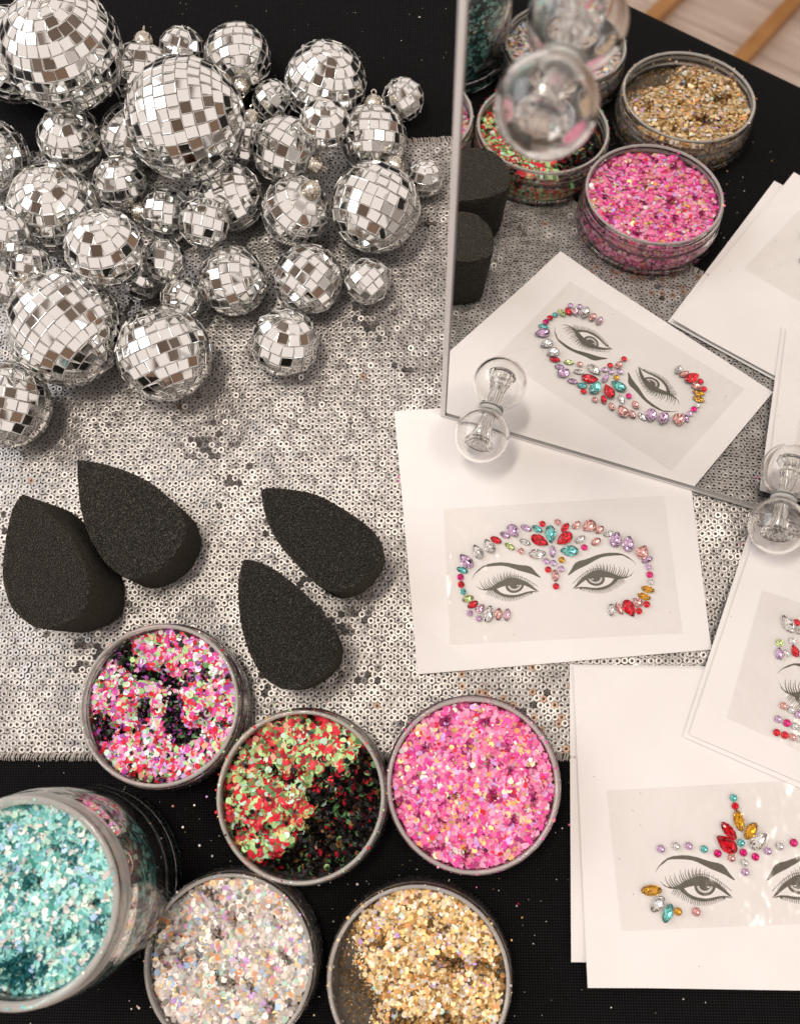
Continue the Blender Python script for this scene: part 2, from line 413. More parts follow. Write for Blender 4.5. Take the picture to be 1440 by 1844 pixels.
BALLS = [
 ((-.2362, .3631, .0248), .0238, (-.5, .6, .3), 0, 'large mirror ball half under the biggest top one, cut by the left frame edge'),
 ((-.1481, .3704, .0130), .0120, (.3, .7, .6), 0, 'small mirror ball at the back between a capped ball and a middle sized one'),
 ((-.1164, .3607, .0182), .0173, (.15, -.97, .05), 1, 'middle sized mirror ball at the back with its cap pointing down into the heap'),
 ((-.1665, .3507, .0205), .0167, (.1, .95, .35), 1, 'mirror ball with ribbed cap upright between the two biggest balls'),
 ((-.2438, .3065, .0193), .0183, (.2, .4, -.5), 0, 'mirror ball cut by the left edge, below the largest top left ball'),
 ((-.0977, .3384, .0118), .0107, (.6, .3, .4), 0, 'little mirror ball squeezed low beside two hanging caps near the back'),
 ((-.0293, .3364, .0119), .0109, (-.4, .5, .6), 0, 'little mirror ball furthest right on the bare black cloth'),
 ((-.0687, .3404, .0218), .0207, (.1, .1, .3), 0, 'large round mirror ball at the back, third big one from the left'),
 ((-.0441, .3099, .0177), .0169, (.03, .96, .28), 1, 'mirror ball with tall silver cap pointing up beside the black cloth'),
 ((-.0179, .2907, .0106), .0096, (.1, .5, .8), 0, 'tiny mirror ball on sequins, nearest the tall mirror edge'),
 ((-.1103, .3110, .0140), .0128, (.2, .9, .4), 1, 'half hidden mirror ball with cap ring, right of the second biggest ball'),
 ((-.2033, .3163, .0177), .0166, (.1, .2, .97), 0, 'mirror ball directly below the biggest top left ball, pole facing up'),
 ((-.1700, .3173, .0175), .0166, (.5, -.6, .3), 0, 'mirror ball tucked under the left side of the second biggest ball'),
 ((-.0875, .2994, .0265), .0166, (.85, -.5, .05), 1, 'tilted mirror ball whose cap points down right into a dark gap'),
 ((-.1171, .2794, .0178), .0168, (.9, .2, .2), 0, 'mirror ball below and right of the second biggest ball, in shade'),
 ((-.2062, .2720, .0237), .0228, (.15, .12, .98), 0, 'large mirror ball with its tile spiral facing up near the left edge'),
 ((-.1502, .2721, .0145), .0135, (-.97, .1, .12), 1, 'small mirror ball with cap to the left, wedged in the middle'),
 ((-.0826, .2675, .0225), .0168, (.55, .18, .80), 1, 'mirror ball with its beaded cap and loop facing the viewer'),
 ((-.0423, .2683, .0229), .0219, (.42, .85, .20), 1, 'large bright mirror ball on the right with cap at its top right'),
 ((-.1630, .2378, .0112), .0101, (.3, .1, .5), 0, 'tiny mirror ball mostly hidden under the ball with red reflection'),
 ((-.1479, .2416, .0244), .0109, (.1, .95, .1), 0, 'small mirror ball of four visible tile columns, in the heap middle'),
 ((-.1394, .2233, .0194), .0104, (.4, .8, .1), 0, 'tiny mirror ball on sequins just above the round front ball'),
 ((-.1142, .2331, .0180), .0170, (.95, .1, .2), 0, 'mirror ball left of the front pair on the sequin runner'),
 ((-.0761, .2326, .0181), .0169, (.65, .7, .15), 0, 'mirror ball touching the lone front ball and a small right one'),
 ((-.0472, .2332, .0124), .0115, (-.6, .6, .3), 0, 'small mirror ball below the large bright one on the right'),
 ((-.0871, .1997, .0174), .0164, (.3, .5, .75), 0, 'lone mirror ball nearest the four black sponges, lowest in the middle'),
 ((-.1935, .2052, .0290), .0278, (-.72, .68, .15), 1, 'big mirror ball at the lower left with diagonal rows of tiles'),
 ((-.1449, .1921, .0249), .0227, (-.35, .85, .3), 0, 'large mirror ball at the front, just right of the big diagonal one'),
 ((-.2230, .1689, .0218), .0209, (.15, .95, .1), 0, 'mirror ball cut by the left edge, lowest of the heap'),
 ((-.2321, .2396, .0151), .0140, (.5, .4, .6), 0, 'mirror ball in the left edge gap above the big diagonal one'),
 ((-.0657, .3029, .0438), .0120, (.15, .1, .98), 0, 'small mirror ball perched on the heap in front of the large back one'),
 ((-.1964, .3431, .0527), .0291, (-.05, .22, .97), 0, 'biggest mirror ball, resting on others at the top left corner'),
 ((-.1327, .3031, .0513), .0285, (.98, .12, .1), 0, 'second biggest mirror ball, raised on the heap with upright tile columns'),
 ((-.1746, .2886, .0196), .0132, (.0, .5, .85), 0, 'small mirror ball between the spiral ball and second biggest ball'),
 ((-.1264, .2572, .0323), .0121, (.25, .9, .3), 0, 'small mirror ball raised in the middle, above the little column ball'),
 ((-.1690, .2361, .0500), .0182, (.05, .25, .95), 0, 'mirror ball raised over the big diagonal one with ring of tiles'),
 ((-.1312, .2795, .0120), .0112, (.2, .3, .8), 0, 'little dim mirror ball low under the second biggest ball, between two others'),
 ((-.2224, .2492, .0443), .0122, (.4, .5, .7), 0, 'small mirror ball at the left edge, beside the lower part of the spiral ball'),
 ((-.2135, .2386, .0296), .0100, (.2, .8, .5), 0, 'tiny mirror ball in the left gap between spiral ball and big diagonal one'),
]
for i, (p, r, ax, cp, lb) in enumerate(BALLS):
    disco(lb, p, r*1.025, ax, bool(cp), random.uniform(0, 6.28))

# ------------------------------------------------------------------ sponges
def sponge(label, pix, h, taper=1.0, lean=(0, 0)):
    top = [at(x/2, 820+y/2, h) for x, y in pix]
    # resample the outline evenly
    P = [V((p.x, p.y)) for p in top]; n = len(P); dense = []
    for i in range(n):
        p0, p1, p2, p3 = P[i-1], P[i], P[(i+1) % n], P[(i+2) % n]
        sharp1, sharp2 = (i == 0), ((i+1) % n == 0)
        for k in range(10):
            t = k/10
            m1 = (p2-p0)*0.5 if not sharp1 else (p2-p1); m2 = (p3-p1)*0.5 if not sharp2 else (p2-p1)
            dense.append((2*t**3-3*t*t+1)*p1+(t**3-2*t*t+t)*m1+(-2*t**3+3*t*t)*p2+(t**3-t*t)*m2)
    c = sum(dense, V((0, 0)))/len(dense); m = len(dense)
    base = V((c.x+lean[0], c.y+lean[1]))
    root_loc = V((base.x, base.y, 0.0016))
    hh = h-0.0016
    rows = []; rr = 0.0007
    def ring(f, z, inset):
        ctr = c+(base-c)*f; s = 1+(taper-1)*f; out = []
        for p in dense:
            d = p-c; l = max(d.length, 1e-6); q = ctr+d*s*(1-inset/l)
            out.append(V((q.x, q.y, z)))
        return out
    for i in range(0, 15):
        rows.append(ring(1-i/15, rr*0+hh*i/15*0.95, 0.0006 if i == 0 else 0))
    for t in (0.2, 0.45, 0.7, 0.9, 1.0):
        a = t*math.pi/2; rows.append(ring(0.02, hh-rr+rr*math.sin(a), rr*(1-math.cos(a))*0.9))
    last = rows[-1]
    for s in (0.93, 0.85, 0.75, 0.63, 0.5, 0.37, 0.24, 0.12):
        rows.append([V((c.x+(p.x-c.x)*s, c.y+(p.y-c.y)*s, hh)) for p in last])
    vs = [v for r in rows for v in r]
    vs = [v+V((random.gauss(0, 1), random.gauss(0, 1), random.gauss(0, 1)))*(0.00011 if i < 20*m else 0.00002) for i, v in enumerate(vs)]
    for v in vs: v.x -= root_loc.x; v.y -= root_loc.y; v.z = max(v.z, 0)
    fs = []
    for i in range(len(rows)-1):
        for k in range(m): fs.append((i*m+k, i*m+(k+1) % m, (i+1)*m+(k+1) % m, (i+1)*m+k))
    vs.append(V((c.x-root_loc.x, c.y-root_loc.y, hh))); e = (len(rows)-1)*m
    for k in range(m): fs.append((e+k, e+(k+1) % m, len(vs)-1))
    fs.append(tuple(range(m))[::-1])
    me = mesh('makeup_sponge', vs, fs, M['foam'], smooth=True)
    thing('makeup_sponge', label, 'sponge', root_loc, 'black teardrop makeup sponges', me)
sponge('black teardrop sponge standing tallest at the left edge, its dark side in view',
       [(78,140),(110,152),(160,190),(205,235),(250,290),(285,350),(310,410),(322,450),(320,500),(312,550),(280,582),(240,604),(170,626),(110,612),(50,560),(20,500),(8,430),(12,350),(30,240),(50,180)], 0.043, 1.0, (0.003, 0.003))
sponge('black teardrop sponge with its point at the top, leaning over the left one',
       [(277,15),(330,22),(400,38),(470,62),(540,98),(600,145),(645,190),(665,240),(668,275),(655,320),(620,375),(570,415),(510,438),(455,440),(410,415),(370,375),(335,320),(305,250),(288,180),(280,100)], 0.034, 0.99)
sponge('black teardrop sponge nearest the white cards, point to the upper left',
       [(938,122),(975,116),(1050,122),(1120,135),(1180,160),(1240,195),(1300,235),(1345,275),(1375,318),(1378,350),(1360,390),(1330,430),(1290,465),(1240,485),(1190,488),(1130,455),(1080,405),(1020,340),(975,270),(950,200)], 0.036, 0.93)
sponge('black teardrop sponge lowest of the four, above the red and green glitter jar',
       [(878,373),(920,380),(970,400),(1030,440),(1090,490),(1140,540),(1180,590),(1210,650),(1218,690),(1205,740),(1170,785),(1110,825),(1050,843),(1000,835),(950,800),(915,750),(885,680),(865,600),(857,500),(862,420)], 0.036, 0.93)

# ------------------------------------------------------------------ jars and glitter
def jar_profile(R, h):
    w_ = 0.0034; n = R-0.0013
    return [(0, 0.0002), (R-0.003, 0.0002), (R-0.0008, 0.0012), (R, 0.0032), (R, h*0.52), (R-0.0006, h*0.57), (n-0.0006, h*0.60), (n-0.0006, h*0.66),
            (n+0.0003, h*0.69), (n+0.0003, h*0.71), (n-0.0006, h*0.74), (n-0.0006, h*0.80), (n+0.0003, h*0.83), (n+0.0003, h*0.85), (n-0.0006, h*0.88),
            (n-0.0004, h-0.0006), (n-0.0010, h), (n-0.0016, h-0.0002), (R-w_, h-0.0010), (R-w_, h*0.62), (R-0.0013, h*0.53), (R-0.0013, 0.0034), (R-0.003, 0.0019), (0, 0.0017)]
def flakes(P, Nrm, size, kinds, mi):
    """hexagons and stars: P centres, Nrm normals, size radii, kinds 0 hexagon 1 star 2 dot"""
    co, lp, st, tt, ix = [], [], [], [], []; nv = 0; nl = 0
    hexa = np.array([[math.cos(a), math.sin(a)] for a in np.arange(6)*math.pi/3])
    star = np.array([[math.cos(a)*(1 if k % 2 == 0 else 0.45), math.sin(a)*(1 if k % 2 == 0 else 0.45)] for k, a in enumerate(np.arange(10)*math.pi/5)])
    for kind, shp in ((0, hexa), (1, star)):
        s = np.where(kinds == kind)[0]
        if not len(s): continue
        n = Nrm[s]/np.linalg.norm(Nrm[s], axis=1)[:, None]
        t = np.cross(n, rng.normal(0, 1, n.shape)); t /= np.linalg.norm(t, axis=1)[:, None]; bb = np.cross(n, t)
        k = len(shp)
        c = P[s][:, None]+size[s][:, None, None]*(shp[None, :, 0:1]*t[:, None]+shp[None, :, 1:2]*bb[:, None])
        co.append(c.reshape(-1, 3)); lp.append(np.arange(len(s)*k)+nv); st.append(np.arange(len(s))*k+nl); tt.append(np.full(len(s), k)); ix.append(mi[s])
        nv += len(s)*k; nl += len(s)*k
    return np.concatenate(co), np.concatenate(lp), np.concatenate(st), np.concatenate(tt), np.concatenate(ix)
def flake_mat(name, col, metal=0.18, rough=0.45):
    return mat('flake_'+name, col, rough, metal)
F = {'red': flake_mat('red', (0.72, 0.01, 0.035)), 'deep_red': flake_mat('deep_red', (0.36, 0.005, 0.02)), 'green': flake_mat('green', (0.42, 0.66, 0.28), 0.35), 'dark_green': flake_mat('dark_green', (0.10, 0.24, 0.08)),
     'mint': flake_mat('mint', (0.55, 0.80, 0.66), 0.35), 'peach': flake_mat('peach', (0.85, 0.45, 0.30)), 'pink': flake_mat('pink', (0.88, 0.17, 0.38)), 'hot': flake_mat('hot', (0.80, 0.05, 0.34)),
     'rose': flake_mat('rose', (0.90, 0.36, 0.56)), 'lilac': flake_mat('lilac', (0.66, 0.40, 0.85)), 'violet': flake_mat('violet', (0.45, 0.08, 0.45)), 'gold': flake_mat('gold', (0.72, 0.46, 0.18), 0.8), 'pale_gold': flake_mat('pale_gold', (0.86, 0.68, 0.40), 0.7),
     'bronze': flake_mat('bronze', (0.32, 0.17, 0.05), 0.8), 'silver': flake_mat('silver', (0.72, 0.66, 0.60), 0.75), 'grey': flake_mat('grey', (0.42, 0.38, 0.34), 0.7), 'pearl': flake_mat('pearl', (0.82, 0.76, 0.74), 0.4), 'orange': flake_mat('orange', (0.90, 0.38, 0.12)),
     'blue': flake_mat('blue', (0.45, 0.65, 0.92)), 'teal': flake_mat('teal', (0.14, 0.48, 0.47)), 'aqua': flake_mat('aqua', (0.35, 0.74, 0.70)), 'deep_teal': flake_mat('deep_teal', (0.02, 0.16, 0.18)), 'sea': flake_mat('sea', (0.04, 0.28, 0.22)),
     'black': mat('flake_black', (0.006, 0.005, 0.005), 0.35, 0.0, Specular_IOR_Level=0.25), 'wine': flake_mat('wine', (0.42, 0.03, 0.17))}  # black flakes stand in for shade in crevices
def glitter(name, label, c, z0, rin, top, pal, big, n, stars=0.0, hfun=None, dark=(0.02, 0.02, 0.02), side_n=2400, side_pal=None, speck=None, rim_z=0.0249, wide=(0.0021, 0.0105)):
    """fill of a jar: a mass with a rough top, its flakes lying on top and against the wall"""
    names = [p[0] for p in pal]; wts = np.array([p[1] for p in pal], float); wts /= wts.sum()
    mats = [mat(name+'_mass', dark, 0.7)]+[F[k] for k in names]
    ph = rng.uniform(0, 6, 6)
    def hf(x, y):
        v = 0.0011*np.sin(x*190+ph[0])*np.cos(y*170+ph[1])+0.0008*np.sin((x+y)*310+ph[2])+0.0005*np.sin((x-y)*520+ph[3])
        return v+(hfun(x/rin, y/rin) if hfun else 0)
    nr, na = 16, 48; vs, fs = [], []
    for i in range(nr+1):
        r = rin*i/nr
        for k in range(na):
            a = 2*math.pi*k/na; x, y = r*math.cos(a), r*math.sin(a); vs.append((x, y, max(top+hf(x, y)-0.0012, 0.0003)))
    for rr_, zz_ in ((rin, wide[1]), (rin+wide[0]-0.0003, wide[1]-0.0012), (rin+wide[0]-0.0003, 0.0)):
        for k in range(na): a = 2*math.pi*k/na; vs.append((rr_*math.cos(a), rr_*math.sin(a), min(zz_, vs[nr*na+k][2])))
    for i in range(nr+3):
        for k in range(na): fs.append((i*na+k, (i+1)*na+k, (i+1)*na+(k+1) % na, i*na+(k+1) % na))
    fs.append(tuple((nr+3)*na+k for k in range(na))[::-1])
    bco = np.array(vs); blp = np.array([i for f_ in fs for i in f_]); btt = np.array([len(f_) for f_ in fs]); bst = np.concatenate([[0], np.cumsum(btt)[:-1]])
    r = np.sqrt(rng.uniform(0, 1, n))*rin*0.985; a = rng.uniform(0, 2*np.pi, n); x, y = r*np.cos(a), r*np.sin(a)
    z = top+hf(x, y)+rng.uniform(-0.0009, 0.0004, n)
    e = 0.0008
    gx = (hf(x+e, y)-hf(x-e, y))/(2*e); gy = (hf(x, y+e)-hf(x, y-e))/(2*e)
    # clumps where the flakes stand on edge; some also coloured dark as shade
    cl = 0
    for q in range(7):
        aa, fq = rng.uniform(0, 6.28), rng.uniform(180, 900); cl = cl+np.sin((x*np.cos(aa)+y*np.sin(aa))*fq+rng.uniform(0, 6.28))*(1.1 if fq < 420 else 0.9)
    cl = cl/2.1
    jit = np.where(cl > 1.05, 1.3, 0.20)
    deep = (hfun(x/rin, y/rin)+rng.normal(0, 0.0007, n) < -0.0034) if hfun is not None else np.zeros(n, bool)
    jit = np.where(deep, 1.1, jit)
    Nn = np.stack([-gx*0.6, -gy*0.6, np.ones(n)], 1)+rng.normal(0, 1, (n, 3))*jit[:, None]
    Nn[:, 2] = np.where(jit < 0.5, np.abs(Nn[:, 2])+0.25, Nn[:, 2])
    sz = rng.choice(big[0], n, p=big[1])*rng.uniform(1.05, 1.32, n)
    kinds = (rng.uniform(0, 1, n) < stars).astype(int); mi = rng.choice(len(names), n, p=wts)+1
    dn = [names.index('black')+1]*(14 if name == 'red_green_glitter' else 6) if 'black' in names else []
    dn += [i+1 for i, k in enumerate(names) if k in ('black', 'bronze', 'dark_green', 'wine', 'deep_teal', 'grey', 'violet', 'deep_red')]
    low = deep & (rng.uniform(0, 1, n) < 0.95); low |= (cl > 1.15) & (rng.uniform(0, 1, n) < 0.45)  # hollows and clumps get dark flake colours as painted shade
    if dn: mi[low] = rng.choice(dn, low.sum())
    if speck is not None:
        sp = speck(x/rin, y/rin); sz = np.where(sp, 0.00034, sz)
    P1 = np.stack([x, y, np.maximum(z, 0.0006)], 1)
    # grains clinging to the rim and the bare wall
    ng = 190; ag = rng.uniform(0, 2*np.pi, ng); on = rng.uniform(0, 1, ng) < 0.45
    rg = np.where(on, rin+rng.uniform(0.0012, 0.0028, ng), rin+0.0003); hz = rim_z-z0
    zg = np.where(on, hz+0.0003, top+(hz-top)*rng.uniform(0, 1, ng)**1.6)
    Pg = np.stack([rg*np.cos(ag), rg*np.sin(ag), zg], 1); Ng = np.stack([-np.cos(ag), -np.sin(ag), np.full(ng, 0.5)], 1)+rng.normal(0, .3, (ng, 3))
    Ng[on] = np.array([0, 0, 1.])+rng.normal(0, .2, (on.sum(), 3)); sg = 0.00016+0.0006*rng.uniform(0, 1, ng)**4
    # against the wall
    a = rng.uniform(0, 2*np.pi, side_n); zt = top+hf(rin*np.cos(a), rin*np.sin(a)); zz = rng.uniform(0, 1, side_n)*np.maximum(zt, 0.001)
    rs = np.where(zz < wide[1]-0.0008, rin+wide[0], rin+0.0003)
    P2 = np.stack([np.cos(a)*rs, np.sin(a)*rs, zz+0.0004], 1)
    N2 = np.stack([np.cos(a), np.sin(a), np.zeros(side_n)], 1)+rng.normal(0, 0.12, (side_n, 3))
    sz2 = rng.choice(big[0], side_n, p=big[1]); m2 = rng.choice(len(names), side_n, p=wts)+1
    if side_pal is not None: m2 = rng.choice(side_pal, side_n)+1
    co, lp, st, tt, ix = flakes(np.concatenate([P1, P2, Pg]), np.concatenate([Nn, N2, Ng]), np.concatenate([sz, sz2, sg]),
                                np.concatenate([kinds, np.zeros(side_n+ng, int)]), np.concatenate([mi, m2, rng.choice(len(names), ng, p=wts)+1]))
    nb = len(bco); lb = len(blp)
    me = npmesh(name, np.concatenate([bco, co]), np.concatenate([blp, lp+nb]), np.concatenate([bst, st+lb]), np.concatenate([btt, tt]), mats,
                np.concatenate([np.zeros(len(btt), int), ix]))
    o = thing(name, label, 'glitter', (c[0], c[1], z0), data=me); o['kind'] = 'stuff'
JH = 0.0245
BIGS = ((0.00125, 0.0009, 0.0006), (0.5, 0.3, 0.2))
def jar(label, px, py, rpx, zb=0.0004, glit=None, **kw):
    ctr = at(px, py, JH+zb); R = rpx*(H-JH-zb)/1900+0.0009
    jv, jf = lathe(jar_profile(R, JH), 112)
    me = mesh('jar', jv, jf, [M['plastic'], M['rim_highlight']], [1 if (f_ // 112) in (7, 8, 11, 12, 15, 16, 17) else 0 for f_ in range(len(jf))], smooth=True)
    thing('glitter_jar', label, 'jar', (ctr.x, ctr.y, zb), 'open clear jars of glitter', me)
    g = dict(glit); glitter(g.pop('name'), g.pop('label'), ctr, zb+0.0021, R-0.0040, g.pop('top'), g.pop('pal'), g.pop('big', BIGS), g.pop('n'), **g)
jar('clear open jar standing on the sequins, filled with red, green and lilac flakes', 285, 1269, 149, 0.0020, glit=dict(name='multicolour_glitter', label='mixed red, green, lilac and white glitter in the upper left jar', top=0.0150, n=5200,
    pal=[('red', 22), ('rose', 13), ('green', 14), ('mint', 7), ('pearl', 8), ('lilac', 6), ('hot', 13), ('violet', 7), ('dark_green', 5), ('black', 7), ('peach', 6)],
    hfun=lambda x, y: -0.0065*np.exp(-((x-0.12)**2*40+(y+0.08)**2*9))-0.006*np.exp(-((x+0.2)**2*5+(y-0.36+x*.2)**2*90))-0.006*np.exp(-((x+0.85)**2+(y+0.3)**2)*16)-0.006*np.exp(-((x+0.28)**2*60+(y+0.05)**2*20))-0.0055*np.exp(-((x-0.35)**2*14+(y+0.5-x*.3)**2*50))-0.0055*np.exp(-((x+0.6)**2*20+(y-0.72)**2*30)), dark=(0.015, 0.01, 0.01)))
def rgh(x, y):
    wv_ = 0.10*np.sin(x*7+y*3)+0.07*np.sin(x*15-y*11+1)+0.05*np.sin(x*23+y*19)
    t = x*0.75-y*0.95+wv_-0.45*np.exp(-((x-0.1)**2+(y+0.25)**2)*9)*0.6    # grows towards the lower right
    lob = np.exp(-((x+0.45)**2*7+(y+0.62)**2*12))
    s_ = 1/(1+np.exp(-(t-0.0-0.7*lob)*9)); return -0.0085*s_-0.003*np.exp(-((x+0.9)**2+(y-0.6)**2)*5)
jar('clear open jar with red and light green flakes heaped on its upper side', 540, 1434, 152, 0.0006, glit=dict(name='red_green_glitter', label='red and light green glitter with stars, sunk and dark on one side', top=0.0150, n=4600, stars=0.10,
    pal=[('red', 26), ('deep_red', 12), ('green', 26), ('mint', 6), ('dark_green', 10), ('gold', 5), ('peach', 5), ('bronze', 5), ('black', 6)], hfun=rgh, dark=(0.006, 0.005, 0.004),
    big=((0.0014, 0.0010, 0.0007), (0.55, 0.3, 0.15))))
jar('clear open jar brim full of pink and rose glitter', 851, 1413, 153, 0.0006, glit=dict(name='pink_glitter', label='bright pink and rose glitter with gold dust in the right jar', top=0.0172, n=5600, stars=0.04,
    pal=[('pink', 28), ('rose', 25), ('hot', 19), ('lilac', 5), ('gold', 7), ('pale_gold', 3), ('wine', 8), ('pearl', 3), ('red', 3), ('orange', 2)], dark=(0.16, 0.01, 0.05),
    big=((0.0012, 0.0008, 0.0005), (0.45, 0.3, 0.25))))
jar('clear open jar of silver iridescent glitter at the bottom left centre', 410, 1736, 149, 0.0006, glit=dict(name='silver_glitter', label='silver and pearl glitter with orange and blue glints', top=0.0160, n=5400,
    pal=[('silver', 36), ('pearl', 24), ('grey', 10), ('peach', 5), ('orange', 3), ('blue', 5), ('rose', 3), ('mint', 4), ('pale_gold', 8), ('lilac', 3)], dark=(0.05, 0.045, 0.04),
    hfun=lambda x, y: -0.003*np.exp(-((x+0.8)**2*12+(y-0.3)**2*5))))
def goldh(x, y): return -0.009/(1+np.exp((x+0.74+0.25*y+0.1*np.sin(y*7))*9))
jar('clear open jar of gold glitter cut by the bottom edge', 753, 1768, 157, 0.0006, glit=dict(name='gold_glitter', label='gold glitter with stars, thin with fine grains at its left wall', top=0.0160, n=6500, stars=0.25,
    pal=[('gold', 28), ('pale_gold', 34), ('bronze', 18), ('pearl', 8), ('peach', 2), ('orange', 4), ('silver', 6), ('lilac', 1.5), ('mint', 1.5)], dark=(0.11, 0.095, 0.075),
    big=((0.0010, 0.0007, 0.0004), (0.4, 0.35, 0.25)), hfun=goldh, speck=lambda x, y: x+0.12*np.sin(x*40+y*31) < -0.6-0.25*y))
# tall teal jar
TH = 0.087
tc_ = at(33, 1624, TH); TR = 0.0412
bp_ = at(178, 1560, 0.0)
tp = [(0, 0.0002), (TR-0.004, 0.0002), (TR-0.001, 0.002), (TR, 0.005), (TR, 0.066), (TR-0.0008, 0.0695), (TR-0.0026, 0.0715), (TR-0.0028, 0.0735), (TR-0.0014, 0.0745), (TR-0.0014, 0.0755), (TR-0.0028, 0.0768),
      (TR-0.0028, 0.0785), (TR-0.0015, 0.0797), (TR-0.0015, 0.0806), (TR-0.0028, 0.082), (TR-0.0022, 0.0862), (TR-0.0030, TH), (TR-0.0044, TH-0.0004), (TR-0.0056, 0.084), (TR-0.0056, 0.071), (TR-0.0034, 0.066), (TR-0.0030, 0.006), (TR-0.006, 0.0028), (0, 0.0026)]
jv, jf = lathe(tp, 128)
me = mesh('jar', jv, jf, [M['plastic'], M['rim_highlight']], [1 if (f_ // 128) in (7, 8, 9, 12, 13, 15, 16, 17) else 0 for f_ in range(len(jf))], smooth=True)
thing('glitter_jar', 'tall clear jar of teal glitter at the lower left corner', 'jar', (tc_.x, tc_.y, 0.0006), 'open clear jars of glitter', me)
glitter('teal_glitter', 'teal and aqua glitter with pale stars filling the tall jar', tc_, 0.0034, TR-0.0060, 0.0735,
        [('aqua', 27), ('teal', 26), ('mint', 13), ('pearl', 11), ('deep_teal', 12), ('sea', 9), ('blue', 5), ('silver', 5)], ((0.00135, 0.0009, 0.0006), (0.4, 0.35, 0.25)), 6800, stars=0.25,
        hfun=lambda x, y: -0.003*np.exp(-((x-0.45)**2+(y-0.5)**2)*9)-0.005*np.exp(-((x+0.1)**2+(y+0.75)**2)*7), dark=(0.004, 0.035, 0.04), side_n=5200, side_pal=[1, 4, 5, 0, 1, 2], rim_z=TH+0.0006, wide=(0.0024, 0.060))

# loose flakes on the cloths
def scatter():
    spots = [(372,1435,'lilac',.0006), (311,1452,'peach',.0006), (329,1490,'pearl',.0006), (359,1523,'pearl',.0006), (382,1542,'pearl',.0006), (574,1594,'pearl',.0006), (643,1593,'pearl',.0006), (600,1660,'silver',.0005),
             (930,1632,'pearl',.0005), (933,1628,'red',.0005), (250,1816,'pearl',.0006), (247,1813,'peach',.0005), (506,1266,'rose',.0009), (716,858,'hot',.0008), (718,866,'hot',.0006), (1332,980,'hot',.0009), (1333,1105,'hot',.0005), (1100,1222,'peach',.0004),
             (1012,1492,'silver',.0003), (700,1600,'silver',.0003), (755,30,'silver',.0006), (722,72,'silver',.0003), (640,22,'silver',.0003), (560,1560,'silver',.0003), (130,1390,'silver',.0003), (115,1392,'pearl',.0003), (960,1700,'silver',.0003), (983,1660,'silver',.0003), (70,1380,'silver',.0003), (1230,1800,'silver',.0004), (1100,1815,'silver',.0003), (1270,1806,'silver',.0003), (1180,1825,'silver',.0003)]
    for _ in range(260): spots.append((random.uniform(0, 1060), random.uniform(1370, 1844), random.choice(['silver', 'pearl', 'grey', 'gold']), random.uniform(.00012, .00025)))
    for _ in range(60): spots.append((random.uniform(230, 820), random.uniform(0, 240), random.choice(['silver', 'grey']), random.uniform(.0001, .0002)))
    for (cx_, cy_, rr_, cl_) in ((285, 1269, 165, ('red', 'rose', 'mint')), (540, 1434, 170, ('red', 'green')), (851, 1413, 172, ('pink', 'rose')), (410, 1736, 175, ('silver', 'pearl')), (753, 1768, 175, ('gold', 'pale_gold')), (120, 1560, 240, ('aqua', 'pearl'))):
        for _ in range(6):
            a_ = random.uniform(0, 6.28); q_ = rr_+abs(random.gauss(0, 26)); spots.append((cx_+q_*math.cos(a_), cy_+q_*math.sin(a_), random.choice(cl_), random.uniform(.0002, .0006)))
    names = sorted({s[2] for s in spots}); P, K, mi, sz = [], [], [], []
    for x, y, c, s in spots:
        p = at(x, y, 0.0013 if 260 < y < 1362 else 0.0006); P.append(tuple(p)); mi.append(names.index(c)); sz.append(s)
    P = np.array(P); n = len(P); Nn = np.array([[0, 0, 1.]]*n)+rng.normal(0, 0.3, (n, 3)); Nn[:, 2] = np.abs(Nn[:, 2])
    co, lp, st, tt, ix = flakes(P, Nn, np.array(sz), np.zeros(n, int), np.array(mi))
    o = thing('scattered_glitter', 'single flakes of glitter spilled over the black cloth and runner', 'glitter', data=npmesh('scattered_glitter', co, lp, st, tt, [F[k] for k in names], ix)); o['kind'] = 'stuff'
scatter()

# ------------------------------------------------------------------ cards with printed eyes and face gems
BROW = [(212,388),(225,345),(255,290),(310,230),(370,185),(440,160),(550,148),(650,152),(760,175),(870,212),(950,235),(1030,248),(1090,275),(1130,315),(1170,375),(1215,430),(1245,465),(1235,475),(1190,450),(1120,405),(1030,365),(930,325),(840,280),(760,240),(690,215),(600,203),(500,200),(410,202),(370,212),(320,255),(265,295),(235,340)]
UPPER = [(268,468),(300,510),(360,552),(440,566),(520,532),(600,478),(680,450),(740,425),(800,415),(880,433),(960,476),(1040,523),(1110,588),(1170,645),(1222,705),(1150,668),(1080,618),(1000,568),(940,552),(850,556),(720,544),(650,558),(585,580),(566,602),(520,598),(470,588),(400,582),(330,550),(290,505)]
LOWER = [(520,590),(585,580),(640,640),(700,675),(780,700),(860,710),(940,702),(1020,682),(1100,674),(1160,682),(1205,708),(1150,699),(1090,697),(1010,718),(930,741),(840,751),(760,741),(680,713),(610,668),(550,625)]
def stroke(pts, w0, w1, n=6):
    """tapering curved stroke as an outline"""
    (x0, y0), (x1, y1), (x2, y2) = pts; l, r = [], []
    for i in range(n+1):
        t = i/n; x = (1-t)**2*x0+2*t*(1-t)*x1+t*t*x2; y = (1-t)**2*y0+2*t*(1-t)*y1+t*t*y2
        dx = 2*(1-t)*(x1-x0)+2*t*(x2-x1); dy = 2*(1-t)*(y1-y0)+2*t*(y2-y1); d = math.hypot(dx, dy) or 1
        w = (w0+(w1-w0)*t)/2; l.append((x-dy/d*w, y+dx/d*w)); r.append((x+dy/d*w, y-dx/d*w))
    return l+r[::-1]
def interp(path, t):
    t *= len(path)-1; i = min(int(t), len(path)-2); f = t-i
    return (path[i][0]*(1-f)+path[i+1][0]*f, path[i][1]*(1-f)+path[i+1][1]*f)
